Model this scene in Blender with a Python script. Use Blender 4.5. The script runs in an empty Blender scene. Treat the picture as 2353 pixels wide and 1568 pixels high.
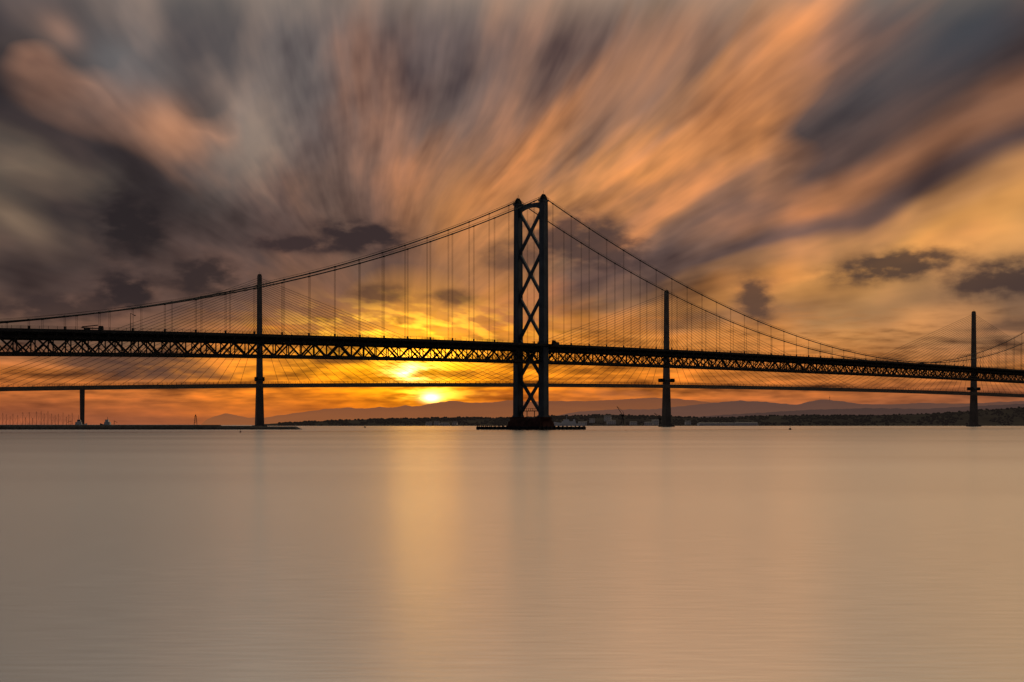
import bpy, math, random
import numpy as np
from mathutils import Vector, Matrix
random.seed(7); np.random.seed(7)
F=3094.0; CX=1176.0; HY=976.0; EYE=3.5
scene=bpy.context.scene
scene.view_settings.view_transform='Standard'
scene.view_settings.look='None'
scene.view_settings.exposure=0
COL=scene.collection

def lin(c):
    out=[]
    for v in c:
        v=v/255.0
        out.append(v/12.92 if v<=0.04045 else ((v+0.055)/1.055)**2.4)
    return tuple(out)

# ------------------------------------------------------------------ materials
def mat(name, base, rough=0.7, metal=0.0, var=0.25, scale=0.3, haze=None, spec=0.3):
    m=bpy.data.materials.new(name); m.use_nodes=True
    nt=m.node_tree; p=nt.nodes['Principled BSDF']
    p.inputs['Roughness'].default_value=rough
    p.inputs['Metallic'].default_value=metal
    p.inputs['Specular IOR Level'].default_value=spec
    g=nt.nodes.new('ShaderNodeNewGeometry')
    n=nt.nodes.new('ShaderNodeTexNoise'); n.inputs['Scale'].default_value=scale; n.inputs['Detail'].default_value=4
    nt.links.new(g.outputs['Position'],n.inputs['Vector'])
    r=nt.nodes.new('ShaderNodeValToRGB')
    r.color_ramp.elements[0].position=0.3; r.color_ramp.elements[1].position=0.7
    r.color_ramp.elements[0].color=tuple(max(0,c*(1-var)) for c in base)+(1,)
    r.color_ramp.elements[1].color=tuple(min(1,c*(1+var)) for c in base)+(1,)
    nt.links.new(n.outputs['Fac'],r.inputs['Fac'])
    nt.links.new(r.outputs['Color'],p.inputs['Base Color'])
    if haze:  # constant glow painted in for aerial haze, also lifts the pale walls
        p.inputs['Emission Color'].default_value=tuple(haze)+(1,)
        p.inputs['Emission Strength'].default_value=1.0
    return m

M_steel=mat('painted_steel',(0.06,0.08,0.105),0.6,0.0,0.25,0.15,spec=.12)
M_steeldark=mat('dark_steel',(0.022,0.024,0.028),0.7,0.0,0.3,0.3,spec=.08)
M_cable=mat('cable_steel',(0.04,0.042,0.046),0.7,0.0,0.2,0.5,spec=.1)
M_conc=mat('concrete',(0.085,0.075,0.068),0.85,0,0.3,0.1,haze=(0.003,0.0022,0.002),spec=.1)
M_pier=mat('stained_concrete',(0.06,0.026,0.022),0.9,0,0.5,0.25,spec=.1)
M_stay=mat('stay_sheath',(0.08,0.07,0.065),0.7,0,0.1,0.5,spec=.1)
M_rock=mat('breakwater_rock',(0.035,0.032,0.033),0.95,0,0.5,0.4,spec=.1)
M_asphalt=mat('asphalt',(0.05,0.05,0.05),0.9)
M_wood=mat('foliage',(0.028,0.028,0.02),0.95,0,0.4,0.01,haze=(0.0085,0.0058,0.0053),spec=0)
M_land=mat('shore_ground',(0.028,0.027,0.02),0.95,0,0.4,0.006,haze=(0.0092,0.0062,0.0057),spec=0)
M_white=mat('white_paint',(0.6,0.6,0.6),0.5,0,0.1,0.5)
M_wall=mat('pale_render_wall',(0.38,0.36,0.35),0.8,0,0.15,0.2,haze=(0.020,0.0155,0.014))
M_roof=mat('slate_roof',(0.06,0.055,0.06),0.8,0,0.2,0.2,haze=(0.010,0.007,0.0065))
M_glass=mat('dark_glass',(0.03,0.03,0.035),0.2,0,0.1,0.2)
M_hull=mat('navy_hull',(0.03,0.035,0.05),0.4,0,0.1,0.2)
M_red=mat('red_paint',(0.12,0.03,0.02),0.5)
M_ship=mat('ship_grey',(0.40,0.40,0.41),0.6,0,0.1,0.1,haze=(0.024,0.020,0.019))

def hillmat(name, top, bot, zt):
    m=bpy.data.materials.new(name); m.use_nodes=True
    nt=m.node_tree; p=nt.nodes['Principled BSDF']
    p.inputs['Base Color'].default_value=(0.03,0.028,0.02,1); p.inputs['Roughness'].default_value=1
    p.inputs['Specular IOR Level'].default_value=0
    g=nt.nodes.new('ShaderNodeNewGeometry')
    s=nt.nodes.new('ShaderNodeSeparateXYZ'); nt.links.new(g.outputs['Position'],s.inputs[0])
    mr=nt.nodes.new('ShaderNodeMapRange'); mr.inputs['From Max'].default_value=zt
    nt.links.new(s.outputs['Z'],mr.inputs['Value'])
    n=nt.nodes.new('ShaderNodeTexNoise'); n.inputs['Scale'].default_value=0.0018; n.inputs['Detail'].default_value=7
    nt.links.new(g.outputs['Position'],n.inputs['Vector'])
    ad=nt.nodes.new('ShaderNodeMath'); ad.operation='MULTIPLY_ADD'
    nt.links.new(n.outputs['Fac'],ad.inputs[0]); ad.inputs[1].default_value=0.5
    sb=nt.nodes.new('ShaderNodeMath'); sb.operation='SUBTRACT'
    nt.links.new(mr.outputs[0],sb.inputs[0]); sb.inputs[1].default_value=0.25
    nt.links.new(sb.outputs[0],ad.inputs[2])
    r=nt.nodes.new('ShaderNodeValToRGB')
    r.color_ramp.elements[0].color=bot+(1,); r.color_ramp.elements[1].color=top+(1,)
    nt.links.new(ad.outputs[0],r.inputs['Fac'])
    nt.links.new(r.outputs['Color'],p.inputs['Emission Color'])  # aerial haze painted as emission, by height above the water
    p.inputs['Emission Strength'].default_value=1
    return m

# ------------------------------------------------------------------ mesh builder
class MB:
    def __init__(s): s.v=[]; s.f=[]
    def add(s,vs,fs):
        o=len(s.v); s.v+= [tuple(v) for v in vs]; s.f+=[tuple(i+o for i in f) for f in fs]
    def beam(s,p0,p1,w,h,w1=None,h1=None):
        p0=Vector(p0);p1=Vector(p1); d=(p1-p0).normalized()
        up=Vector((0,0,1))
        if abs(d.z)>0.98: up=Vector((0,1,0))
        sd=d.cross(up).normalized(); u=sd.cross(d).normalized()
        w1=w if w1 is None else w1; h1=h if h1 is None else h1
        vs=[]
        for p,a,b in((p0,w,h),(p1,w1,h1)):
            for i,j in((-1,-1),(1,-1),(1,1),(-1,1)):
                vs.append(p+sd*(i*a/2)+u*(j*b/2))
        s.add(vs,[(3,2,1,0),(4,5,6,7),(0,1,5,4),(1,2,6,5),(2,3,7,6),(3,0,4,7)])
    def box(s,c,sz,top=None):
        cx,cy,cz=c; a,b,h=sz[0]/2,sz[1]/2,sz[2]/2
        ta,tb=(a,b) if top is None else (top[0]/2,top[1]/2)
        vs=[(cx-a,cy-b,cz-h),(cx+a,cy-b,cz-h),(cx+a,cy+b,cz-h),(cx-a,cy+b,cz-h),
            (cx-ta,cy-tb,cz+h),(cx+ta,cy-tb,cz+h),(cx+ta,cy+tb,cz+h),(cx-ta,cy+tb,cz+h)]
        s.add(vs,[(3,2,1,0),(4,5,6,7),(0,1,5,4),(1,2,6,5),(2,3,7,6),(3,0,4,7)])
    def tube(s,pts,r,n=6,r1=None):
        pts=[Vector(p) for p in pts]; L=len(pts); vs=[]; fs=[]
        for k,p in enumerate(pts):
            d=(pts[min(k+1,L-1)]-pts[max(k-1,0)]).normalized()
            up=Vector((0,0,1)) if abs(d.z)<0.95 else Vector((1,0,0))
            a=d.cross(up).normalized(); b=a.cross(d)
            rr=r if r1 is None else r+(r1-r)*k/(L-1)
            for i in range(n):
                t=2*math.pi*i/n; vs.append(p+a*math.cos(t)*rr+b*math.sin(t)*rr)
        for k in range(L-1):
            for i in range(n):
                j=(i+1)%n; fs.append((k*n+i,k*n+j,(k+1)*n+j,(k+1)*n+i))
        fs.append(tuple(range(n))[::-1]); fs.append(tuple((L-1)*n+i for i in range(n)))
        s.add(vs,fs)
    def sweep(s,path,prof,frame):
        n=len(prof); vs=[]; fs=[]
        for k,p in enumerate(path):
            for (a,b) in prof: vs.append(frame(k,p,a,b))
        L=len(path)
        for k in range(L-1):
            for i in range(n):
                j=(i+1)%n; fs.append((k*n+i,(k+1)*n+i,(k+1)*n+j,k*n+j))
        fs.append(tuple(range(n))); fs.append(tuple((L-1)*n+i for i in range(n))[::-1])
        s.add(vs,fs)
    def obj(s,name,m,parent=None,smooth=False):
        me=bpy.data.meshes.new(name); me.from_pydata([tuple(v) for v in s.v],[],s.f); me.update()
        me.materials.append(m)
        if smooth:
            for p in me.polygons: p.use_smooth=True
        o=bpy.data.objects.new(name,me); COL.objects.link(o)
        if parent: o.parent=parent
        return o

def empty(name,loc,rotz=0,label=None,cat=None,group=None):
    o=bpy.data.objects.new(name,None); o.location=loc; o.rotation_euler=(0,0,rotz); COL.objects.link(o)
    o.empty_display_size=1
    if label: o['label']=label
    if cat: o['category']=cat
    if group: o['group']=group
    return o

def wpos(px,Y,z=0.0): return ((px-CX)/F*Y,Y,z)

# ================================================================== SUSPENSION BRIDGE
SB=empty('suspension_bridge',(12.6,905,0),math.radians(45),
  'long grey steel suspension bridge with lattice truss deck over water','bridge')
dk=np.polyfit([-480,-365,-224,0,225,500,757,920,1100],[45,48.5,53.0,57.4,59.3,60.0,60.5,60.3,59.6],4)
def H(t): return float(np.polyval(dk,t))
TN=920.0
def C(t):
    if t<=0:
        s=-t; return 155-0.4338*s+0.00042*s*s
    if t<=503: return 61.6+93.4*((t-503)/503)**2
    return 61.6+93.4*((t-503)/417)**2
LY=11.9
T0,T1=-500.0,1040.0
ts=np.arange(T0,T1,9.15)
fr=lambda k,t,a,b:(t,a,H(t)+b)
# deck
b=MB()
b.sweep(ts,[(-16.6,0),(16.6,0),(16.6,-1.5),(16.2,-1.5),(16.2,-0.7),(11,-0.9),(-11,-0.9),(-16.2,-0.7),(-16.2,-1.5),(-16.6,-1.5)],fr)
for yy in(-9,-4.5,0,4.5,9,13.8,-13.8):
    b.sweep(ts,[(yy-0.25,-0.6),(yy+0.25,-0.6),(yy+0.25,-1.9),(yy-0.25,-1.9)],fr)
for t in ts:
    h=H(t)
    b.beam((t,-15.6,h-2.2),(t,15.6,h-2.2),0.7,2.2)
b.obj('deck',M_steeldark,SB)
b=MB(); b.sweep(ts,[(-7.3,0.02),(7.3,0.02),(7.3,0.06),(-7.3,0.06)],fr); b.obj('carriageway',M_asphalt,SB)
# stiffening trusses
for sgn in(-1,1):
    b=MB(); y=sgn*LY
    b.sweep(ts,[(y-.45,-2.9),(y+.45,-2.9),(y+.45,-4.2),(y-.45,-4.2)],fr)
    b.sweep(ts,[(y-.45,-11.0),(y+.45,-11.0),(y+.45,-12.2),(y-.45,-12.2)],fr)
    for k,t in enumerate(ts):
        h=H(t)
        b.beam((t,y,h-3.6),(t,y,h-11.6),0.5,0.5)
        if k+1<len(ts):
            t2=ts[k+1]; h2=H(t2)
            if k%2==0: b.beam((t,y,h-3.6),(t2,y,h2-11.6),0.75,0.75)
            else: b.beam((t,y,h-11.6),(t2,y,h2-3.6),0.75,0.75)
            if k%2==0:
                b.beam((t,y,h-11.6),((t+t2)/2,y,(h+h2)/2-7.6),0.35,0.35)
            else:
                b.beam((t2,y,h2-11.6),((t+t2)/2,y,(h+h2)/2-7.6),0.35,0.35)
    b.obj('stiffening_truss',M_steeldark,SB)
b=MB()
for k,t in enumerate(ts[:-1]):
    h=H(t); t2=ts[k+1]; h2=H(t2)
    b.beam((t,-LY,h-11.7),(t,LY,h-11.7),0.5,0.6)
    if k%2==0:
        b.beam((t,-LY,h-11.7),(t2,0,h2-11.7),0.4,0.4); b.beam((t,LY,h-11.7),(t2,0,h2-11.7),0.4,0.4)
    else:
        b.beam((t,0,h-11.7),(t2,-LY,h2-11.7),0.4,0.4); b.beam((t,0,h-11.7),(t2,LY,h2-11.7),0.4,0.4)
    b.beam((t,-LY,h-3.8),(t,0,h-11.4),0.4,0.4); b.beam((t,LY,h-3.8),(t,0,h-11.4),0.4,0.4)
b.obj('lateral_bracing',M_steeldark,SB)
# railings
for sgn in(-1,1):
    b=MB(); y=sgn*16.4
    for z in(0.45,0.85,1.3):
        b.sweep(ts,[(y-.05,z-.04),(y+.05,z-.04),(y+.05,z+.04),(y-.05,z+.04)],fr)
    for t in np.arange(T0,T1,4.575):
        h=H(t); b.box((t,y,h+.7),(.12,.12,1.4))
    b.obj('railing',M_steeldark,SB)
# main cables
ct=sorted(set(list(np.arange(-408,0,9.15))+[-1.5,0,1.5]+list(np.arange(4,TN,9.15))+[TN]))
hang_t=[-18.3*i-9 for i in range(0,21)]+[18.3*i+9 for i in range(0,49)]
for sgn in(-1,1):
    b=MB(); y=sgn*LY
    pts=[(-500,y,H(-500)-2)]+[(t,y,C(t)) for t in ct]+[(TN+60,y,C(TN)-22),(TN+110,y,C(TN)-40)]
    b.tube(pts,0.36,8)
    for t in hang_t:
        if abs(C(t)-H(t))>3.5:
            sl=(C(t+1)-C(t-1))/2
            b.tube([(t-.6,y,C(t)-.6*sl),(t+.6,y,C(t)+.6*sl)],0.5,8)
    b.obj('main_cable',M_cable,SB,True)
    b=MB()
    for dy in(-.5,.5):
        b.tube([(t,y+dy,C(t)+1.25) for t in ct if t<=TN],0.06,4)
    b.obj('hand_rope',M_cable,SB)
# hangers
hl=[]
for t in hang_t:
    for sgn in(-1,1):
        if C(t)-H(t)>1.5:
            wx=12.6+.7071*(t-0)+.7071*(-sgn*LY); wy=905+.7071*t+.7071*(sgn*LY)
            hl.append((math.hypot(wx,wy),t,sgn))
hl.sort()
def hanger(b,t,sgn):
    y=sgn*LY
    for dt in(-.38,.38):
        b.tube([(t+dt,y,H(t)-3.2),(t+dt,y,C(t)-.2)],0.075,5)
    b.box((t,y,H(t)+0.8),(1.0,.5,1.4))
for d,t,sgn in hl[:100]:
    b=MB(); hanger(b,t,sgn); b.obj('hanger',M_cable,SB)
b=MB()
for d,t,sgn in hl[100:]: hanger(b,t,sgn)
o=b.obj('hanger_ropes',M_cable,SB); o['kind']='stuff'
# towers
def tower(tx):
    tw=empty('tower',(tx,0,0)); tw.parent=SB
    for sgn in(-1,1):
        y=sgn*LY; b=MB()
        zs=[7.5,60,110,152]; 
        for i in range(3):
            f0=(zs[i]-7.5)/145; f1=(zs[i+1]-7.5)/145
            a0,c0=5.4-1.0*f0,4.5-.7*f0; a1,c1=5.4-1.0*f1,4.5-.7*f1
            b.box((0,y,(zs[i]+zs[i+1])/2),(a0,c0,zs[i+1]-zs[i]),(a1,c1))
        for dx in(-1,1):
            b.beam((dx*2.1,y-2.2,8),(dx*1.7,y-1.85,151),0.35,0.35)
            b.beam((dx*2.1,y+2.2,8),(dx*1.7,y+1.85,151),0.35,0.35)
        b.box((0,y,8.6),(6.6,5.8,2.4),(5.9,5.0))
        b.box((0,y,152.5),(5.4,4.9,1.0))
        b.obj('tower_leg',M_steel,tw)
        b=MB()
        b.box((0,y,154.2),(4.6,3.4,2.4),(3.4,2.6))
        b.tube([(-1.6,y,155.3),(-0.8,y,156.3),(0.8,y,156.3),(1.6,y,155.3)],0.8,8)
        for dx in(-2.5,0,2.5):
            for dy in(-2.3,2.3):
                b.box((dx,y+dy,153.7),(.14,.14,1.4))
        for dy in(-2.3,2.3): b.box((0,y+dy,154.35),(5.2,.12,.12))
        for dx in(-2.5,2.5): b.box((dx,y,154.35),(.12,4.6,.12))
        b.obj('cable_saddle',M_steeldark,tw)
        b=MB(); b.tube([(0.8,y+.8,155),(0.8,y+.8,159.5)],0.1,5); b.obj('mast_light',M_steeldark,tw)
    zc=[9.7,34.8,61,89.5,119,147]
    for i in range(5):
        b=MB()
        z0,z1=zc[i]+.6,zc[i+1]-.6; yy=LY-1.9
        b.beam((-.02,-yy,z0),(-.02,yy,z1),1.5,1.9)
        b.beam((.02,yy,z0),(.02,-yy,z1),1.46,1.86)
        zm=(z0+z1)/2
        b.box((0,0,zm),(1.7,3.2,3.6))
        for sy in(-1,1):
            b.box((0,sy*(yy-.3),zc[i]+.9),(1.7,1.6,3.6)); b.box((0,sy*(yy-.3),zc[i+1]-1.0),(1.7,1.6,3.2))
        b.obj('cross_brace',M_steel,tw)
    b=MB(); n=10; vs=[];
    for i in range(n+1):
        y=-9.9+19.8*i/n; zb=147.2+2.2*(1-(y/9.9)**2)
        for x in(-1.5,1.5): vs+= [(x,y,zb),(x,y,151.8)]
    fs=[]
    for i in range(n):
        o=i*4
        fs+=[(o,o+4,o+5,o+1),(o+2,o+3,o+7,o+6),(o,o+2,o+6,o+4),(o+1,o+5,o+7,o+3)]
    b.add(vs,fs); b.obj('portal_beam',M_steel,tw)
    b=MB(); b.box((0,0,1.2),(16,32,8.4),(13,30)); b.box((0,0,6.6),(12,29,2.4),(10,28))
    b.box((0,-LY,8.0),(8,8,1.2)); b.box((0,LY,8.0),(8,8,1.2)); b.obj('pier',M_pier,tw)
    return tw
t0=tower(0); tower(TN)
b=MB()
a,bb=19.5,28
for sy in(-1,1):
    b.box((0,sy*bb,1.1),(2*a,3.0,2.0)); 
    for x in np.arange(-a,a+.1,3.9): b.tube([(x,sy*(bb+1.7),-3),(x,sy*(bb+1.7),2.7)],0.4,6)
for sx in(-1,1):
    b.box((sx*(a+1.52),0,1.1),(3.0,2*bb+3,2.0))
    for y in np.arange(-bb,bb+.1,4): b.tube([(sx*(a+3.2),y,-3),(sx*(a+3.2),y,2.7)],0.4,6)
b.obj('fender',M_steeldark,t0)
b=MB()
b.box((0,0,12.6),(4,9,.5)); 
for y in(-4,-2,0,2,4): b.box((2,y,13.5),(.2,.2,1.6)); b.box((-2,y,13.5),(.2,.2,1.6))
b.box((2,0,14.3),(.2,8.4,.2)); b.box((-2,0,14.3),(.2,8.4,.2))
for y in(-3.5,3.5): b.beam((0,y,8.4),(0,y,12.4),.4,.4)
b.obj('access_platform',M_steeldark,t0)
b=MB(); b.box((5,-15,55.8),(9,6,.5)); b.box((6,-17.2,57.0),(6,1.2,3.0)); b.box((4,-17.6,58.8),(2.2,1.6,1.4))
b.obj('access_platform',M_steeldark,t0)
b=MB()
for y in(-LY,LY): b.box((-408,y,20),(6,5,50),(4.5,4))
b.box((-408,0,33),(4,24,4)); b.obj('side_pier',M_conc,SB)

def onb(t,y): 
    return (12.6+.7071*t-.7071*y, 905+.7071*t+.7071*y, H(t))
cm=empty('camera_mast',onb(-304,-13.5),math.radians(45),'dark steel mast with short arm standing on the bridge walkway','mast')
b=MB(); b.tube([(0,0,0),(0,0,9)],.18,6,.12); b.obj('post',M_steeldark,cm)
b=MB(); b.beam((0,0,8.8),(2.2,0,8.1),.2,.2); b.box((2.4,0,7.9),(.9,.4,.4)); b.obj('arm',M_steeldark,cm)
e=empty('flatbed_truck',onb(-322,-9.0),math.radians(45),'dark flatbed truck with sloping load on the bridge carriageway','truck'); e.location.z+=.07
b=MB(); b.box((-1.5,0,1.1),(9,2.3,.35)); b.beam((-5.6,0,1.6),(2.2,0,2.7),1.6,.5); b.obj('flatbed',M_steeldark,e)
b=MB(); b.box((4.2,0,1.5),(2.0,2.2,1.9),(1.6,2.0)); b.obj('cab',M_steeldark,e)
for x in(-4,-2.6,4.0):
    for yy in(-1,1):
        b=MB(); b.tube([(x,yy-.15,.5),(x,yy+.15,.5)],.5,12); b.obj('wheel',M_asphalt,e)

# ================================================================== CABLE STAYED BRIDGE
PL,PC,PR=np.array((-340.,1809.,57.)),np.array((237.,2057.,64.5)),np.array((815.,2380.,60.))
ctrl=[np.array((-960.,1540.,38.)),np.array((-644.,1679.,50.5)),PL,PC,PR,np.array((1098.,2555.,54.)),np.array((1420.,2760.,46.))]
cum=[0]
for i in range(1,len(ctrl)): cum.append(cum[-1]+np.linalg.norm(ctrl[i][:2]-ctrl[i-1][:2]))
cum=np.array(cum); s0=cum[2]
P=np.array(ctrl)
px_=np.polyfit(cum-s0,P[:,0],4); py_=np.polyfit(cum-s0,P[:,1],4); pz_=np.polyfit(cum-s0,P[:,2],4)
SC=cum[3]-s0; SR=cum[4]-s0
def Q(s):
    return np.array((np.polyval(px_,s),np.polyval(py_,s),np.polyval(pz_,s)))
PLq,PCq,PRq=Q(0),Q(SC),Q(SR)
def Qn(s):
    a=Q(s+1)[:2]-Q(s-1)[:2]; a/=np.linalg.norm(a); return a
CB=empty('cable_stayed_bridge',(PCq[0],PCq[1],0),0,'pale concrete cable-stayed bridge with three slender needle towers','bridge')
off=np.array((PCq[0],PCq[1],0))
ss=np.arange(-520,SR+420,12)
def fq(k,s,a,bz):
    q=Q(s)-off; t=Qn(s); return (q[0]+t[1]*a,q[1]-t[0]*a,q[2]+bz)
b=MB(); b.sweep(ss,[(-20,0),(20,0),(20,-.9),(8,-4.8),(-8,-4.8),(-20,-.9)],fq); b.obj('deck',M_conc,CB)
for sg in(-1,1):
    b=MB()
    for z in(1.2,2.2,3.2): b.sweep(ss,[(sg*19.6-.08,z-.1),(sg*19.6+.08,z-.1),(sg*19.6+.08,z+.1),(sg*19.6-.08,z+.1)],fq)
    for s in np.arange(-520,SR+420,6):
        p=fq(0,s,sg*19.6,1.65); b.box(p,(.25,.25,3.3))
    b.obj('wind_barrier',M_steeldark,CB)
def ntower(s,hgt,dz):
    q=Q(s)-off; t=Qn(s); an=math.atan2(t[1],t[0])
    tw=empty('tower',(q[0],q[1],0),an); tw.parent=CB
    zs=[(0,10.6,11.5),(dz-5,8.2,9.0),(dz+30,7.0,7.6),(hgt-60,6.0,6.4),(hgt,5.2,5.4)]
    b=MB()
    for i in range(len(zs)-1):
        (z0,a0,c0),(z1,a1,c1)=zs[i],zs[i+1]
        b.box((0,0,(z0+z1)/2),(a0,c0,z1-z0),(a1,c1))
    b.obj('tower_shaft',M_conc,tw)
    b=MB(); b.box((0,0,1.0),(17,20,3.0),(16,19)); b.obj('foundation',M_conc,tw)
    b=MB(); b.box((0,0,hgt+.8),(4.0,4.4,1.6)); b.tube([(0,0,hgt+1),(0,0,hgt+5)],.15,5); b.tube([(2,0,hgt+1),(2,0,hgt+3.5)],.12,5)
    b.obj('tower_cap',M_steeldark,tw)
    return tw
tL=ntower(0,203.5,PLq[2]); tC=ntower(SC,207,PCq[2]); tR=ntower(SR,202,PRq[2])
for tw,dz,w in((tC,PCq[2],24),(tR,PRq[2],24),(tL,PLq[2],12)):
    b=MB()
    b.box((0,0,dz+6),(w,12,1.0)); 
    for sx in(-1,1):
        b.box((sx*w*.38,0,dz+8),(w*.22,10,3)); b.box((sx*w*.42,0,dz+5),(w*.12,10,2))
    b.obj('work_platform',M_steeldark,tw)
def stay(b,s,dirn,i,hgt):
    q=Q(s)-off; t=Qn(s)
    d=26+15.4*i; za=hgt-4-(23-i)*2.75
    s2=s+dirn*d
    p=Q(s2)-off
    a=(q[0]+dirn*t[0]*2.6,q[1]+dirn*t[1]*2.6,za)
    b.tube([a,(p[0],p[1],p[2]+.5)],0.23,5)
for s,hg in((0,203.5),(SC,207)):
    for dirn in(-1,1):
        for i in range(24):
            b=MB(); stay(b,s,dirn,i,hg); b.obj('stay_cable',M_stay,CB)
b=MB()
for dirn in(-1,1):
    for i in range(24): stay(b,SR,dirn,i,202)
o=b.obj('stay_cable_fan',M_stay,CB); o['kind']='stuff'
for s in(-227,-331,SR+223):
    q=Q(s)-off; t=Qn(s); b=MB(); b.box((0,0,(q[2]-4.8)/2),(4.6,9,q[2]-4.9),(5.4,13))
    b.box((0,0,.5),(8,12,3))
    o=b.obj('approach_pier',M_conc,CB); o.location=(q[0],q[1],0); o.rotation_euler=(0,0,math.atan2(t[1],t[0]))

# ================================================================== WATER
b=MB()
S=60000
b.add([(-S,-2000,0),(S,-2000,0),(S,60000,0),(-S,60000,0)],[(0,1,2,3)])
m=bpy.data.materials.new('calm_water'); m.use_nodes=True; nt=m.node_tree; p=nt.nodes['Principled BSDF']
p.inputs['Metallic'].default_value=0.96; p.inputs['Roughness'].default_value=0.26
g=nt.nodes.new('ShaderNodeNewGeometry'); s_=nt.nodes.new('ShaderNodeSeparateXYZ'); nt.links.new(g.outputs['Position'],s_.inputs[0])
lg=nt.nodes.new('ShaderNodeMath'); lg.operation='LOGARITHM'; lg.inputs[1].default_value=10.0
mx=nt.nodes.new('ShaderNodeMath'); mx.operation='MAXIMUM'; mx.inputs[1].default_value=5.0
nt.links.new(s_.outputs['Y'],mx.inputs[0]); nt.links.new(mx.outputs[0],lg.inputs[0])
def wn(sx,sy,det):
    mp=nt.nodes.new('ShaderNodeMapping'); mp.inputs['Scale'].default_value=(sx,sy,1)
    nt.links.new(g.outputs['Position'],mp.inputs['Vector'])
    n=nt.nodes.new('ShaderNodeTexNoise'); n.inputs['Scale'].default_value=1; n.inputs['Detail'].default_value=det
    nt.links.new(mp.outputs[0],n.inputs['Vector']); return n.outputs['Fac']
def mad(a,k,c):
    ad=nt.nodes.new('ShaderNodeMath'); ad.operation='MULTIPLY_ADD'; ad.inputs[1].default_value=k
    nt.links.new(a,ad.inputs[0]); nt.links.new(c,ad.inputs[2]); return ad.outputs[0]
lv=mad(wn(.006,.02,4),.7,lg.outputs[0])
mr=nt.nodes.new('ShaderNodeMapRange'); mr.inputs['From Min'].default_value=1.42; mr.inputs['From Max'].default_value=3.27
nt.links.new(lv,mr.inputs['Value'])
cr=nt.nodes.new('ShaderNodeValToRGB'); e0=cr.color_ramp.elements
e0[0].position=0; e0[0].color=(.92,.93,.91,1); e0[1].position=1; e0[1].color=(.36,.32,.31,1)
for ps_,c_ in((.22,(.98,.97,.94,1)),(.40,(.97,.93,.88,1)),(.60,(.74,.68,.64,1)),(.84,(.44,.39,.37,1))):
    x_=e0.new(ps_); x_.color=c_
nt.links.new(mr.outputs[0],cr.inputs['Fac'])  # dimmer far reflections painted into the water colour by distance
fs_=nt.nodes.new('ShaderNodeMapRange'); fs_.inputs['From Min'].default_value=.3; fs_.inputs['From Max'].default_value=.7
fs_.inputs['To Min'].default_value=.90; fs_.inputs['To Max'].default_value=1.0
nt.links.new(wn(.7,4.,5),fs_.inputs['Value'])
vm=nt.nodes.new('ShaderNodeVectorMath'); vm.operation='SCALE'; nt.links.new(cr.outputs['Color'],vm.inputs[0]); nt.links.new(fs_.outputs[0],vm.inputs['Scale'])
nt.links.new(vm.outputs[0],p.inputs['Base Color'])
bp=nt.nodes.new('ShaderNodeBump'); bp.inputs['Strength'].default_value=0.4; bp.inputs['Distance'].default_value=0.01
nt.links.new(wn(1.2,5.,3),bp.inputs['Height']); nt.links.new(bp.outputs[0],p.inputs['Normal'])
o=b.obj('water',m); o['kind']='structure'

# ================================================================== LAND
from mathutils import noise as mn
def ridge(name,prof,dist,depth,m,step=5,rag=0.0,seed=0):
    xs=np.arange(prof[0][0],prof[-1][0]+.1,step)
    ys=np.interp(xs,[p[0] for p in prof],[p[1] for p in prof])
    rows=9; vs=[]; fs=[]
    for i,(x,y) in enumerate(zip(xs,ys)):
        y=y+rag*(mn.fractal(Vector((x/18.,seed,0)),1.,2.,4))
        Y=dist; zc=max(.5,EYE+(HY-y)/F*Y)
        for j in range(rows):
            f=j/(rows-2)
            if j==rows-1: Yj=dist+depth*.5; z=-2
            else:
                Yj=dist-depth*(1-f); 
                z=-1+(zc+1)*(f**1.1)*(1+ (0.35*mn.noise(Vector((x/60.,f*3,seed+3))) if 0<f<1 else 0)*(1-f))
            vs.append(((x-CX)/F*Yj,Yj,z))
    n=len(xs)
    for i in range(n-1):
        for j in range(rows-1):
            a=i*rows+j; fs.append((a,a+rows,a+rows+1,a+1))
    b=MB(); b.add(vs,fs); o=b.obj(name,m,None,True); o['kind']='structure'; return o
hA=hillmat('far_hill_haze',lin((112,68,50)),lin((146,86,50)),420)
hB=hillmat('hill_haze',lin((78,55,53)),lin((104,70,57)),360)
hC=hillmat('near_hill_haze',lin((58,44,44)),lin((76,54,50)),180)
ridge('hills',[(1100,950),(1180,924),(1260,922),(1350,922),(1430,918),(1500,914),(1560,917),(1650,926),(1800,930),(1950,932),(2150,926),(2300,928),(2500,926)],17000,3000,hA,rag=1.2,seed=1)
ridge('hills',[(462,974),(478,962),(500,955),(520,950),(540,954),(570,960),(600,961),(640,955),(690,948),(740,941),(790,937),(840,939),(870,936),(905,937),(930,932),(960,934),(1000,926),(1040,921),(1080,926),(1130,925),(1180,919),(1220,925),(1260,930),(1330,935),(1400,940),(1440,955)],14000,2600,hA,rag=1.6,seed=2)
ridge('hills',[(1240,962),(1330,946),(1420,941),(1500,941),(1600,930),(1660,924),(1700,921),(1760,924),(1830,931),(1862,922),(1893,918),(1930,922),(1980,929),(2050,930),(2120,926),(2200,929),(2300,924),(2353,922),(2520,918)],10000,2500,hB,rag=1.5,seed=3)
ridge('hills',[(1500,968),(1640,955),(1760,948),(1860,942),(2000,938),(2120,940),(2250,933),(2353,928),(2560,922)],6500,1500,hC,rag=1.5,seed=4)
tree_prof=[(600,975),(640,973),(700,970),(760,967),(820,965),(880,963),(950,962),(1000,961),(1060,959),(1120,961),(1180,961),(1260,956),(1330,956),(1400,953),(1470,956),(1530,956),(1600,960),(1680,960),(1740,956),(1850,955),(2000,955),(2150,951),(2250,943),(2353,937),(2560,930)]
ridge('shore_land',tree_prof,4000,500,M_land,step=3,rag=1.0,seed=5)
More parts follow.
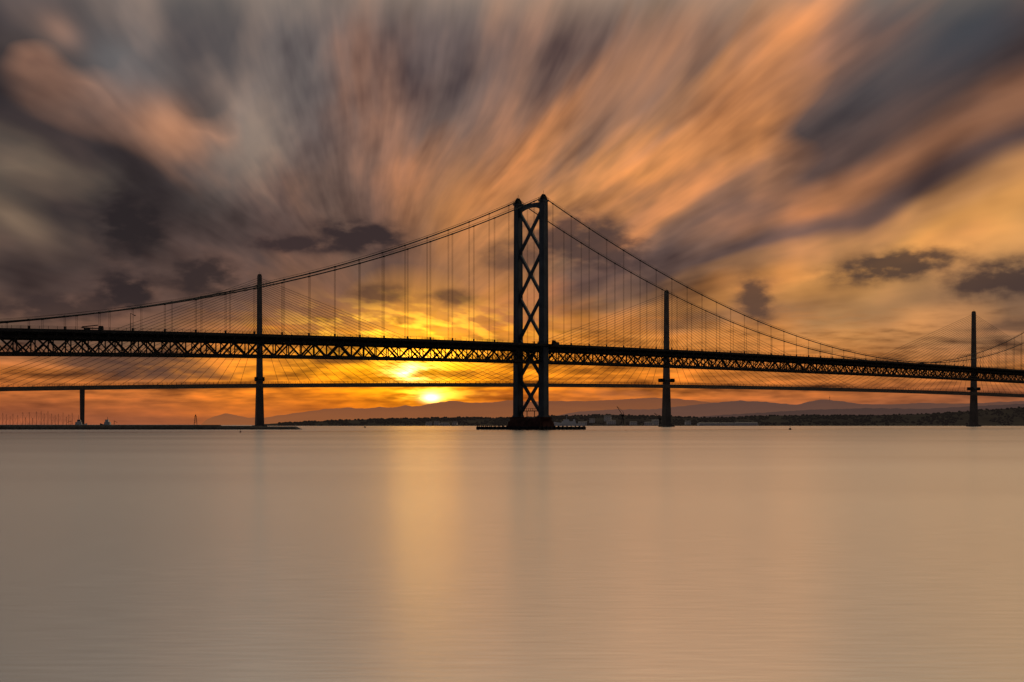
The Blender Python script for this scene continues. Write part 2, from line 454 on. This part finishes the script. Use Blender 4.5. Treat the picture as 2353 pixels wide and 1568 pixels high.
t_=(1+5**.5)/2
iv=[Vector(v).normalized() for v in[(-1,t_,0),(1,t_,0),(-1,-t_,0),(1,-t_,0),(0,-1,t_),(0,1,t_),(0,-1,-t_),(0,1,-t_),(t_,0,-1),(t_,0,1),(-t_,0,-1),(-t_,0,1)]]
if_=[(0,11,5),(0,5,1),(0,1,7),(0,7,10),(0,10,11),(1,5,9),(5,11,4),(11,10,2),(10,7,6),(7,1,8),(3,9,4),(3,4,2),(3,2,6),(3,6,8),(3,8,9),(4,9,5),(2,4,11),(6,2,10),(8,6,7),(9,8,1)]
b=MB()
for k in range(4200):
    x=random.uniform(640,2500); f=random.random()**.6
    if mn.noise(Vector((x/40.,f*3,9)))<-.12 and f<.93: continue
    y=float(np.interp(x,[p[0] for p in tree_prof],[p[1] for p in tree_prof]))
    Yj=4000-500*(1-f); zc=EYE+(HY-y)/F*4000
    z=max(0,zc*f**1.1); r=random.uniform(2.0,4.6)
    c=Vector(((x-CX)/F*Yj,Yj,z+r*.2))
    b.add([c+Vector((v.x*r*random.uniform(.8,1.3),v.y*r,v.z*r*random.uniform(.7,1.1))) for v in iv],if_)
o=b.obj('woodland',M_wood,None,True); o['kind']='stuff'; o['label']='dark mixed woodland covering the far shore'; o['category']='woodland'

# breakwater
b=MB(); xs=np.arange(-60,694,2.0); vs=[]
for x in xs:
    e=min(1,(693-x)/14.0); e=max(e,.02)
    hh=(3.3 if x<505 else 2.6 if x<600 else 2.2)*e
    Yb=955
    def P_(yy,z): return ((x-CX)/F*Yb,yy,z)
    j=lambda s:0.5*mn.noise(Vector((x/2.5,s,0)))
    vs+= [P_(Yb-12-3*j(1),-1),P_(Yb-9-2*j(2),hh*.45+j(3)*.5*e),P_(Yb-6,hh*.9+j(4)*.5*e),P_(Yb-3,hh),P_(Yb+3,hh),P_(Yb+9,-1)]
fs=[]
for i in range(len(xs)-1):
    for k in range(5):
        a=i*6+k; fs.append((a,a+6,a+7,a+1))
fs.append(tuple(range(6))); fs.append(tuple((len(xs)-1)*6+k for k in range(6))[::-1])
b.add(vs,fs)
o=b.obj('breakwater',M_rock); o['label']='long low dark rock breakwater rising from the calm water'; o['category']='breakwater'

e=empty('beacon',wpos(449,955,3.2),0,'slender lattice navigation beacon standing on the breakwater','beacon')
b=MB()
for sx in(-1,1):
    for sy in(-1,1): b.beam((sx*1.0,sy*1.0,0),(sx*.45,sy*.45,6),.16,.16)
for z in(1.5,3,4.5):
    w=1.0-.55*z/6
    for sg in(-1,1): b.beam((-w,sg*w,z),(w,sg*w,z),.1,.1); b.beam((-w,sg*w,z),(w-.1,sg*w,z+1.4),.1,.1)
b.obj('lattice_frame',M_steeldark,e)
b=MB(); b.box((0,0,6.1),(1.6,1.6,.2)); b.tube([(0,0,6.2),(0,0,7.2)],.4,10); b.tube([(0,0,7.2),(0,0,8)],.12,6,.03); b.obj('lantern',M_steeldark,e)

# ------------------------------------------------------------------ boats
def hull(b,L,W,Hh,sheer=.25):
    n=9; vs=[]; fs=[]
    for i in range(n):
        u=i/(n-1)
        w=W/2*(1-(u-.35)**2/.4225 if u>.35 else 1-.25*((.35-u)/.35)**2); w=max(w,.03)
        x=-L/2+L*u; zt=Hh+sheer*Hh*(u-.3)**2*2; 
        vs+=[(x,-w,zt),(x,-w*.75,0),(x,0,-Hh*.5),(x,w*.75,0),(x,w,zt)]
    for i in range(n-1):
        for k in range(4): a=i*5+k; fs.append((a,a+5,a+6,a+1))
        a=i*5; fs.append((a,a+4,a+9,a+5))
    fs.append((0,1,2,3,4)); b.add(vs,fs)
def yacht(loc,rot,L,mh,lab):
    e=empty('sailing_yacht',loc,rot,lab,'yacht','yachts moored in the marina')
    b=MB(); hull(b,L,L*.3,1.1); b.obj('hull',M_white,e)
    b=MB(); b.box((L*.02,0,1.5),(L*.35,L*.17,.8),(L*.28,L*.13)); b.obj('cabin',M_white,e)
    b=MB(); b.tube([(L*.08,0,1.2),(L*.08,0,mh)],.15,6,.1); b.beam((L*.08-.02,-L*.07,mh*.6),(L*.08-.02,L*.07,mh*.6),.08,.08)
    b.tube([(L*.08,0,mh-.3),(L*.48,0,1.5)],.035,4); b.tube([(L*.08,0,mh-.3),(-L*.48,0,1.4)],.035,4); b.obj('mast',M_cable,e)
    b=MB(); b.tube([(L*.07,0,2.4),(-L*.33,0,2.4)],.14,6); b.obj('boom',M_cable,e)
for x in[4,12,20,27,38,49,56,64,72,81,92,99,107,116,124,131,142,150,155,163]:
    Y=random.uniform(1020,1120); mh=random.uniform(8.5,14)
    yacht(wpos(x,Y,0),random.uniform(-.6,.6),random.uniform(8,12),mh,'white sailing yacht with bare mast moored behind the breakwater')
def workboat(loc,rot,L,mh,lab,hm):
    e=empty('work_boat',loc,rot,lab,'boat')
    b=MB(); hull(b,L,L*.28,2.6,.8); b.obj('hull',hm,e)
    b=MB(); b.box((L*.1,0,4.0),(L*.32,L*.2,3.0),(L*.28,L*.18)); b.box((L*.12,0,6.4),(L*.18,L*.16,1.9),(L*.15,L*.14)); b.obj('wheelhouse',M_white,e)
    b=MB(); b.box((L*.12,-L*.078,6.7),(L*.14,.06,.7)); b.obj('window',M_glass,e)
    b=MB(); b.tube([(L*.1,0,7.2),(L*.1,0,mh)],.16,6,.08); b.beam((L*.1,-1,mh-1.5),(L*.1,1,mh-1.5),.1,.1)
    b.beam((-L*.25,0,2.5),(-L*.25,0,6.5),.3,.3); b.beam((-L*.25,0,6.3),(-L*.42,0,5.0),.25,.25); b.obj('mast',M_steeldark,e)
workboat(wpos(175,1040,0),0.2,16,11,'small white work boat with wheelhouse moored by the pier',M_white)
workboat(wpos(251,1030,0),math.pi-.1,15,9.5,'dark hulled work boat with short mast behind the breakwater',M_hull)
e=empty('naval_ship',wpos(1308,3450,0),math.pi,'large pale grey ship lying alongside the far shore','ship')
b=MB(); hull(b,80,13,6,.8); b.obj('hull',M_ship,e)
b=MB(); b.box((2,0,9),(38,10,6),(34,9)); b.box((8,0,14),(16,9,5),(13,8)); b.box((-12,0,14),(6,5,6),(5,4)); b.obj('superstructure',M_ship,e)
b=MB(); b.beam((7,0,16),(7,0,27),.9,.9); b.beam((7,-3,23),(7,3,23),.5,.5); b.obj('mast',M_ship,e)
for x,y,s,lab in((552,994,.8,'small dark mooring buoy floating on the calm water'),(1815,988,1.6,'dark channel buoy floating on the calm water'),(838,980,2.0,'small navigation buoy with topmark on the water')):
    Y=EYE*F/(y-HY); Y=min(Y,1500)
    e=empty('buoy',wpos(x,Y,0),0,lab,'buoy')
    b=MB(); b.tube([(0,0,-.3*s),(0,0,.15*s),(0,0,.5*s),(0,0,.7*s)],.7*s,10,.35*s); b.obj('float',M_red,e,True)
    b=MB(); b.tube([(0,0,.6*s),(0,0,1.3*s)],.09*s,6,.06*s); b.box((0,0,1.3*s),(.25*s,.25*s,.25*s)); b.obj('topmark',M_steeldark,e)
def house(px,Y,z,w,d,h,rh,lab,name='shore_building',wm=M_wall,storeys=2):
    e=empty(name,wpos(px,Y,z),random.uniform(-.2,.2),lab,'building')
    b=MB(); b.box((0,0,h/2),(w,d,h)); b.obj('wall',wm,e)
    b=MB(); vs=[(-w/2-.4,-d/2-.4,h+.02),(w/2+.4,-d/2-.4,h+.02),(w/2+.4,d/2+.4,h+.02),(-w/2-.4,d/2+.4,h+.02),(-w/2-.4,0,h+rh),(w/2+.4,0,h+rh)]
    b.add(vs,[(0,1,5,4),(2,3,4,5),(0,4,3),(1,2,5),(3,2,1,0)]); b.obj('roof',M_roof,e)
    b=MB(); n=max(2,int(w/5))
    for st in range(storeys):
        for i in range(n):
            b.box((-w/2+(i+.5)*w/n,-d/2-.04,h*(st+.5)/storeys+.2),(1.4,.1,1.4))
    b.obj('window',M_glass,e)
for a in[(985,3500,1,16,12,6,4),(1003,3500,2,14,12,7,4),(1022,3480,1,22,14,5,3),(1045,3500,3,12,10,5,4),
         (1338,3460,1,22,14,8,3),(1360,3520,8,14,12,8,4),(1396,3520,12,18,12,12,4),(1404,3480,4,22,14,8,3),
         (1455,3500,2,18,14,7,3),(1505,3500,2,18,14,12,3),(1490,3480,1,22,14,7,3),(1580,3500,3,14,12,7,4)]:
    house(*a,'pale rendered waterside building with pitched dark roof')
for a in[(1630,3480,1,60,24,6,2),(1672,3480,1,42,24,6,2),(1712,3480,1,60,26,7,2)]:
    house(*a,'long low pale industrial shed beside the water','shed',storeys=1)
for px,h in((1430,52),(1516,34)):
    e=empty('harbour_crane',wpos(px,3600,0),0.3,'tall harbour crane with angled lattice jib on the far shore','crane')
    b=MB(); b.beam((-3,0,0),(-1,0,h*.5),1.3,1.3); b.beam((3,0,0),(1,0,h*.5),1.3,1.3); b.box((0,0,h*.53),(6,5,4)); b.obj('tower',M_steeldark,e)
    b=MB(); b.beam((2,0,h*.5),(-16,0,h),1.2,1.2); b.beam((4,0,h*.55),(1,0,h*.75),.8,.8); b.beam((1,0,h*.75),(-16,0,h),.5,.5); b.obj('jib',M_steeldark,e)
e=empty('transmitter_mast',wpos(1906,9980,190),0,'thin transmitter mast on top of the hill','mast')
b=MB(); b.beam((0,0,-15),(0,0,32),2.5,2.5,1,1); b.obj('pole',M_steeldark,e)
b=MB(); b.box((0,0,14),(6,6,3)); b.obj('antenna',M_steeldark,e)

# ================================================================== SKY WORLD
w=bpy.data.worlds.new('World'); scene.world=w; w.use_nodes=True
w.cycles.sampling_method='NONE'
nt=w.node_tree; nt.nodes.clear(); L=nt.links
def setin(sock,v):
    if isinstance(v,(int,float)): sock.default_value=v
    elif isinstance(v,tuple): sock.default_value=v if len(v)==len(sock.default_value) else tuple(v)+(1,)
    else: L.new(v,sock)
def MA(op,a,b_=None,c=None,clamp=False):
    n=nt.nodes.new('ShaderNodeMath'); n.operation=op; n.use_clamp=clamp
    setin(n.inputs[0],a)
    if b_ is not None: setin(n.inputs[1],b_)
    if c is not None: setin(n.inputs[2],c)
    return n.outputs[0]
def mixc(f,a,b_,bt='MIX'):
    n=nt.nodes.new('ShaderNodeMix'); n.data_type='RGBA'; n.blend_type=bt
    setin(n.inputs[0],f); setin(n.inputs[6],a); setin(n.inputs[7],b_); return n.outputs[2]
def smooth(v,a,b_,c=0.,d=1.):
    n=nt.nodes.new('ShaderNodeMapRange'); n.interpolation_type='SMOOTHSTEP'
    setin(n.inputs[0],v); n.inputs[1].default_value=a; n.inputs[2].default_value=b_; n.inputs[3].default_value=c; n.inputs[4].default_value=d
    return n.outputs[0]
def comb(x,y,z=0.):
    n=nt.nodes.new('ShaderNodeCombineXYZ'); setin(n.inputs[0],x); setin(n.inputs[1],y); setin(n.inputs[2],z); return n.outputs[0]
def noise(x,y,seed,detail=3,rough=.5):
    v=comb(MA('ADD',x,seed*3.7),MA('ADD',y,seed*1.3))
    n=nt.nodes.new('ShaderNodeTexNoise'); n.noise_dimensions='2D'; n.inputs['Scale'].default_value=1; n.inputs['Detail'].default_value=detail
    n.inputs['Roughness'].default_value=rough; L.new(v,n.inputs['Vector']); return n.outputs['Fac']
def scalec(c,f):
    n=nt.nodes.new('ShaderNodeVectorMath'); n.operation='SCALE'; setin(n.inputs[0],c); setin(n.inputs['Scale'],f); return n.outputs[0]
def mulc(c,d):
    n=nt.nodes.new('ShaderNodeVectorMath'); n.operation='MULTIPLY'; L.new(c,n.inputs[0]); 
    if isinstance(d,tuple): n.inputs[1].default_value=d
    else: L.new(d,n.inputs[1])
    return n.outputs[0]
def addc(c,d):
    n=nt.nodes.new('ShaderNodeVectorMath'); n.operation='ADD'; L.new(c,n.inputs[0]); L.new(d,n.inputs[1]); return n.outputs[0]
def sub5(v,k=1.): return MA('MULTIPLY',MA('SUBTRACT',v,.5),k)
tc=nt.nodes.new('ShaderNodeTexCoord'); sp=nt.nodes.new('ShaderNodeSeparateXYZ'); L.new(tc.outputs['Generated'],sp.inputs[0])
dx,dy,dz=sp.outputs
AZ=MA('MULTIPLY',MA('ARCTAN2',dx,dy),F)
EL=MA('MULTIPLY',MA('ARCSINE',dz),F)
def cen(x,y):
    a=math.atan((x-CX)/F); e=math.atan((HY-y)/F*math.cos(a)); return a*F,e*F
vx,vy=cen(950,800)
wa=smooth(EL,150.,600.,.1,1.)
wl1=MA('MULTIPLY',sub5(noise(MA('DIVIDE',AZ,800.),MA('DIVIDE',EL,800.),3.,1),190.),wa)
wl2=MA('MULTIPLY',sub5(noise(MA('DIVIDE',AZ,700.),MA('DIVIDE',EL,800.),9.,1),170.),wa)
# streaks lean to the right of the vanishing point as they rise
lean=MA('MULTIPLY',smooth(EL,250.,1100.),-190.)
rx=MA('ADD',MA('ADD',MA('SUBTRACT',AZ,vx),wl1),lean); rz=MA('MAXIMUM',MA('ADD',MA('SUBTRACT',EL,vy),wl2),1.0)
ang=MA('ARCTAN2',rz,rx)
rad=MA('SQRT',MA('ADD',MA('MULTIPLY',rx,rx),MA('MULTIPLY',rz,rz)))
lr=MA('LOGARITHM',MA('ADD',MA('DIVIDE',rad,300.),.45),2.718)
sa=smooth(rad,120.,560.,.0,1.)
w2=MA('MULTIPLY',sub5(noise(MA('MULTIPLY',ang,2.6),MA('MULTIPLY',lr,2.2),8.,2)),sa)
w3=MA('MULTIPLY',sub5(noise(MA('MULTIPLY',ang,7.0),MA('MULTIPLY',lr,2.6),12.,2)),sa)
angw=MA('ADD',ang,MA('ADD',MA('MULTIPLY',w2,.22),MA('MULTIPLY',w3,.12)))
radw=MA('MULTIPLY',rad,MA('ADD',1.,MA('ADD',MA('MULTIPLY',w2,.8),MA('MULTIPLY',w3,.5))))
RM=1600.
fr_=MA('DIVIDE',radw,RM,clamp=True)
grid=[
 (2,[(60,(250,180,50)),(200,(225,140,60)),(400,(225,142,60)),(600,(200,130,66)),(800,(190,126,68)),(1100,(196,138,80)),(1400,(140,102,72))]),
 (6,[(60,(250,180,50)),(200,(215,136,60)),(400,(196,124,62)),(600,(158,108,70)),(800,(160,112,74)),(1100,(176,128,82)),(1400,(126,96,74))]),
 (10,[(60,(250,180,50)),(200,(210,132,60)),(400,(180,116,62)),(600,(178,118,68)),(800,(200,135,74)),(1100,(220,155,86)),(1400,(196,144,88))]),
 (14,[(60,(250,180,50)),(200,(190,115,65)),(400,(145,102,72)),(600,(140,100,72)),(800,(160,114,78)),(1100,(190,134,84)),(1400,(178,128,84))]),
 (18,[(60,(240,170,50)),(200,(190,120,65)),(400,(116,86,72)),(600,(102,79,72)),(800,(100,78,73)),(1100,(96,75,70)),(1400,(86,67,64))]),
 (23,[(60,(240,170,50)),(200,(200,125,70)),(400,(103,77,70)),(600,(103,82,77)),(800,(120,91,79)),(1100,(172,114,76)),(1400,(148,102,76))]),
 (28,[(60,(240,170,50)),(200,(205,130,70)),(400,(108,83,73)),(600,(135,100,82)),(800,(158,111,82)),(1100,(94,74,69)),(1400,(76,62,60))]),
 (33,[(60,(240,170,50)),(200,(210,135,70)),(400,(128,96,76)),(600,(178,120,80)),(800,(216,142,86)),(1100,(88,75,73)),(1400,(62,63,68))]),
 (42,[(60,(240,170,60)),(200,(180,120,75)),(400,(160,110,78)),(600,(208,137,80)),(800,(218,143,88)),(1100,(160,114,90)),(1400,(80,77,80))]),
 (50,[(60,(240,170,60)),(200,(170,115,75)),(400,(198,133,80)),(600,(198,134,84)),(800,(145,110,90)),(1000,(122,103,94)),(1300,(96,88,87))]),
 (60,[(60,(235,165,60)),(200,(160,110,75)),(400,(196,130,79)),(600,(128,100,85)),(800,(110,95,91)),(1100,(112,98,94))]),
 (70,[(60,(235,165,60)),(200,(150,105,76)),(400,(196,127,77)),(600,(185,123,82)),(800,(128,103,93)),(1100,(110,96,93))]),
 (82,[(60,(230,160,60)),(200,(126,90,72)),(400,(128,98,82)),(600,(142,105,86)),(800,(128,101,90)),(1100,(112,97,93))]),
 (95,[(60,(225,155,60)),(200,(100,75,67)),(400,(158,108,78)),(600,(112,94,88)),(800,(107,93,91)),(1100,(107,95,94))]),
 (108,[(60,(220,150,60)),(200,(97,73,66)),(400,(118,91,80)),(600,(150,110,91)),(800,(113,96,92)),(1100,(104,93,93))]),
 (122,[(60,(220,150,60)),(200,(113,85,72)),(400,(102,82,75)),(600,(111,96,92)),(800,(107,98,96)),(1100,(84,80,82))]),
 (134,[(60,(220,150,60)),(200,(124,88,70)),(400,(98,78,73)),(600,(132,114,103)),(800,(130,115,108)),(1100,(80,76,78))]),
 (141,[(60,(220,150,60)),(200,(124,88,70)),(400,(93,73,69)),(600,(90,76,73)),(780,(160,118,96)),(900,(82,72,70)),(1200,(79,72,74))]),
 (150,[(60,(220,150,60)),(200,(138,94,68)),(400,(86,69,66)),(600,(62,53,54)),(800,(55,48,50)),(1000,(50,44,47)),(1300,(66,60,63))]),
 (159,[(60,(220,150,60)),(200,(158,104,66)),(400,(102,78,71)),(600,(76,62,60)),(800,(55,48,49)),(1000,(94,83,74)),(1300,(76,66,64))]),
 (169,[(60,(230,160,60)),(200,(176,114,62)),(400,(124,89,72)),(600,(92,71,66)),(800,(72,59,57)),(1000,(94,76,68)),(1300,(76,62,60))]),
 (177,[(60,(240,170,55)),(200,(215,133,54)),(400,(170,108,64)),(600,(114,82,68)),(800,(96,72,64)),(1000,(92,70,62)),(1300,(75,60,57))]),
]
def ramp(fac,stops,mx):
    n=nt.nodes.new('ShaderNodeValToRGB'); cr=n.color_ramp; cr.interpolation='LINEAR'
    els=cr.elements
    els[0].position=stops[0][0]/mx; els[0].color=lin(stops[0][1])+(1,)
    els[1].position=stops[-1][0]/mx; els[1].color=lin(stops[-1][1])+(1,)
    for p_,c_ in stops[1:-1]:
        e_=els.new(p_/mx); e_.color=lin(c_)+(1,)
    L.new(fac,n.inputs['Fac']); return n.outputs['Color']
cur=None
for i,(a,st) in enumerate(grid):
    st=[(60,(228,150,56))]+st[1:]
    r_=ramp(fr_,st,RM)
    if cur is None: cur=r_
    else: cur=mixc(smooth(angw,math.radians(grid[i-1][0]),math.radians(a)),cur,r_)
upper=cur
n1=noise(MA('MULTIPLY',ang,3.8),MA('MULTIPLY',lr,3.4),21.,3,.5)
n2=noise(MA('MULTIPLY',ang,9.5),MA('MULTIPLY',lr,3.6),33.,3,.5)
n3=noise(MA('MULTIPLY',ang,26.),MA('MULTIPLY',lr,4.0),45.,2,.5)
d=MA('MULTIPLY',MA('ADD',sub5(n1,1.6),MA('ADD',sub5(n2,1.15),sub5(n3,.25))),smooth(rad,100.,520.,.12,1.))
def modul(c,d,k):
    dp=MA('MAXIMUM',d,0.); dn=MA('MINIMUM',d,0.)
    def ch(a,b_,mn_): return MA('MAXIMUM',MA('ADD',MA('MULTIPLY_ADD',dp,a*k,1.),MA('MULTIPLY',dn,b_*k)),mn_)
    return mulc(c,comb(ch(1.25,1.0,.22),ch(.95,1.0,.21),ch(.65,.88,.26)))
upper=modul(upper,d,1.0)
hg=[(0,[(110,86,70),(198,114,50),(180,100,50),(162,88,52),(146,82,57)]),
 (300,[(115,86,64),(162,100,55),(188,104,48),(167,91,50),(150,84,55)]),
 (600,[(205,122,42),(226,132,34),(218,118,34),(198,105,40),(172,94,50)]),
 (850,[(238,150,26),(250,155,14),(240,130,15),(216,110,25),(192,96,35)]),
 (970,[(243,160,30),(250,165,20),(242,140,16),(226,116,22),(202,100,32)]),
 (1150,[(232,142,34),(238,138,24),(226,116,24),(206,103,36),(182,95,45)]),
 (1400,[(212,124,46),(214,120,34),(200,108,38),(180,99,52),(164,94,57)]),
 (1800,[(194,122,60),(194,114,50),(183,103,50),(168,95,58),(150,89,61)]),
 (2353,[(146,104,72),(180,111,55),(170,99,58),(152,90,60),(138,85,62)])]
hn=noise(MA('DIVIDE',AZ,210.),MA('DIVIDE',EL,27.),5.,4,.5)
hn2=noise(MA('DIVIDE',AZ,64.),MA('DIVIDE',EL,12.),15.,3,.5)
elh=MA('ADD',EL,sub5(hn,40.))
fh=MA('DIVIDE',elh,200.,clamp=True)
azh=MA('ADD',AZ,sub5(hn2,80.))
cur=None
for i,(x,cs) in enumerate(hg):
    st=[(6,cs[4]),(36,cs[3]),(76,cs[2]),(116,cs[1]),(176,cs[0])]
    r_=ramp(fh,st,200.)
    if cur is None: cur=r_
    else: cur=mixc(smooth(azh,cen(hg[i-1][0],900)[0],cen(x,900)[0]),cur,r_)
hd=MA('ADD',MA('MULTIPLY',MA('SUBTRACT',hn,.53),2.5),sub5(hn2,1.2))
hamp=smooth(EL,10.,90.,.25,1.)
lower=modul(cur,MA('MULTIPLY',hd,hamp),1.)
ELn=MA('ADD',EL,MA('ADD',sub5(n2,70.),sub5(hn2,100.)))
skyc=mixc(smooth(ELn,130.,270.),lower,upper)
def blob(x,y,sx,sy,rot=0.):
    cx,cy=cen(x,y); a=MA('SUBTRACT',AZ,cx); e_=MA('SUBTRACT',EL,cy)
    if rot:
        c_,s_=math.cos(rot),math.sin(rot)
        u=MA('ADD',MA('MULTIPLY',a,c_/sx),MA('MULTIPLY',e_,s_/sx)); v=MA('ADD',MA('MULTIPLY',a,-s_/sy),MA('MULTIPLY',e_,c_/sy))
    else: u=MA('DIVIDE',a,sx); v=MA('DIVIDE',e_,sy)
    q=MA('ADD',MA('MULTIPLY',u,u),MA('MULTIPLY',v,v)); return MA('EXPONENT',MA('MULTIPLY',q,-1.))
for (x,y,sx,sy,rot,amp,colr) in[(375,280,80,46,-.7,.75,(204,142,104)),(145,75,45,28,-.6,.55,(164,124,104)),(1490,150,220,60,.8,.4,(212,140,88)),(30,500,75,28,-.5,.5,(152,126,102)),
    (285,165,110,70,-.6,.6,(112,112,114)),(560,330,60,120,-.6,.5,(128,118,110)),(2230,90,170,55,.45,.6,(64,67,74)),(1030,480,60,100,-.35,.5,(208,135,72))]:
    g_=MA('MULTIPLY',blob(x,y,sx,sy,rot),MA('MULTIPLY',MA('ADD',n2,.35),amp*1.2),clamp=True)
    skyc=mixc(g_,skyc,lin(colr))
cn=noise(MA('DIVIDE',AZ,60.),MA('DIVIDE',EL,30.),71.,4,.5)
cnn=MA('ADD',1.,sub5(cn,2.2))
for (x,y,sx,sy,rot,op,colr) in[(298,515,78,76,0,1.,(38,33,37)),(290,668,72,48,0,1.,(44,36,40)),(465,635,78,46,0,.95,(48,39,42)),(130,705,150,34,0,.8,(52,42,44)),
    (690,562,130,20,.0,1.,(56,44,47)),(830,545,108,40,-.1,1.,(50,40,44)),(1350,560,160,66,-.25,.85,(68,53,54)),(1180,590,76,38,0,.6,(80,61,57)),
    (870,675,66,25,0,.8,(82,57,48)),(1040,685,66,19,0,.8,(82,57,48)),(1735,690,46,58,.3,.9,(84,62,54)),(2050,612,150,36,.1,.92,(72,56,51)),(2300,640,120,46,.1,.9,(66,51,49)),
    (320,842,190,32,-.1,.8,(84,60,54)),(1380,905,110,10,0,.5,(158,92,58)),(2340,745,80,16,.1,.7,(98,72,58)),(790,828,80,10,0,.7,(130,76,34)),(1090,905,90,9,0,.55,(172,90,38)),(1060,858,90,9,0,.5,(190,105,32)),(830,885,100,8,0,.5,(180,98,30))]:
    g_=smooth(MA('MULTIPLY',blob(x,y,sx,sy,rot),cnn),.02,.88,0.,op)
    skyc=mixc(g_,skyc,lin(colr))
tex=smooth(MA('ADD',MA('MULTIPLY',hn2,.5),MA('MULTIPLY',hn,.5)),.40,.60,.0,1.)
dg=noise(MA('DIVIDE',MA('ADD',AZ,MA('MULTIPLY',EL,-.6)),80.),MA('DIVIDE',MA('ADD',EL,MA('MULTIPLY',AZ,.22)),22.),88.,3,.5)
tex2=smooth(dg,.43,.66,.0,1.)
tex3=smooth(MA('ADD',MA('MULTIPLY',hn2,.5),MA('MULTIPLY',hn,.5)),.36,.58,.35,1.)
def glow(x,y,sx,sy,c_,t=None,rot=0.):
    global skyc
    g_=blob(x,y,sx,sy,rot)
    if t: g_=MA('MULTIPLY',g_,t)
    skyc=addc(skyc,scalec(c_,g_))
glow(990,914,18,9,(6.,4.4,1.4))
glow(992,905,44,16,(2.6,1.6,.2),tex)
glow(945,856,42,18,(5.,3.8,1.1),tex)
glow(932,853,20,9,(3.,2.3,.6))
glow(965,822,120,14,(1.2,.70,.07),tex)
glow(930,765,220,50,(1.1,.56,.02),tex2)
glow(1010,905,110,14,(.5,.26,.01),tex)
glow(960,850,420,60,(.30,.11,.0),tex)
glow(972,850,100,85,(1.1,.42,.0),tex3)
# unseen sky: upper part brightened to light the water, back kept dim
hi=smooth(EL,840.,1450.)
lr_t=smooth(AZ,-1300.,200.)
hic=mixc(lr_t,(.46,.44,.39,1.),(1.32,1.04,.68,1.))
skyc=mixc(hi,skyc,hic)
back=smooth(dy,.45,-.2)
skyc=mixc(back,skyc,(0.028,0.034,0.047,1.))
ns=nt.nodes.new('ShaderNodeTexSky'); ns.sky_type='NISHITA'; ns.sun_disc=False
ns.sun_elevation=math.radians(3.0); ns.sun_rotation=math.radians(-3.5); 
skyc=addc(skyc,scalec(ns.outputs[0],0.0005))
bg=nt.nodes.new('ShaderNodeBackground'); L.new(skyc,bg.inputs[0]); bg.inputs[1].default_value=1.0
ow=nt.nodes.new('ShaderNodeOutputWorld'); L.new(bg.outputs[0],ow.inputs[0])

# sun, veiled by cloud
sd=bpy.data.lights.new('sun','SUN'); sd.energy=0.005; sd.angle=math.radians(3.2); sd.color=(1,.38,.03)
so=bpy.data.objects.new('sun',sd); COL.objects.link(so)
az=math.atan((975-CX)/F); el=math.radians(2.4)
dirv=Vector((math.sin(az)*math.cos(el),math.cos(az)*math.cos(el),math.sin(el)))
so.rotation_euler=dirv.to_track_quat('Z','Y').to_euler()

# camera
cd=bpy.data.cameras.new('camera'); co=bpy.data.objects.new('camera',cd); COL.objects.link(co)
co.location=(0,0,EYE); co.rotation_euler=(math.radians(90),0,0)
cd.sensor_width=36; cd.lens=36*F/2353; cd.shift_y=(HY-784)/2353
cd.clip_start=.5; cd.clip_end=120000
scene.camera=co
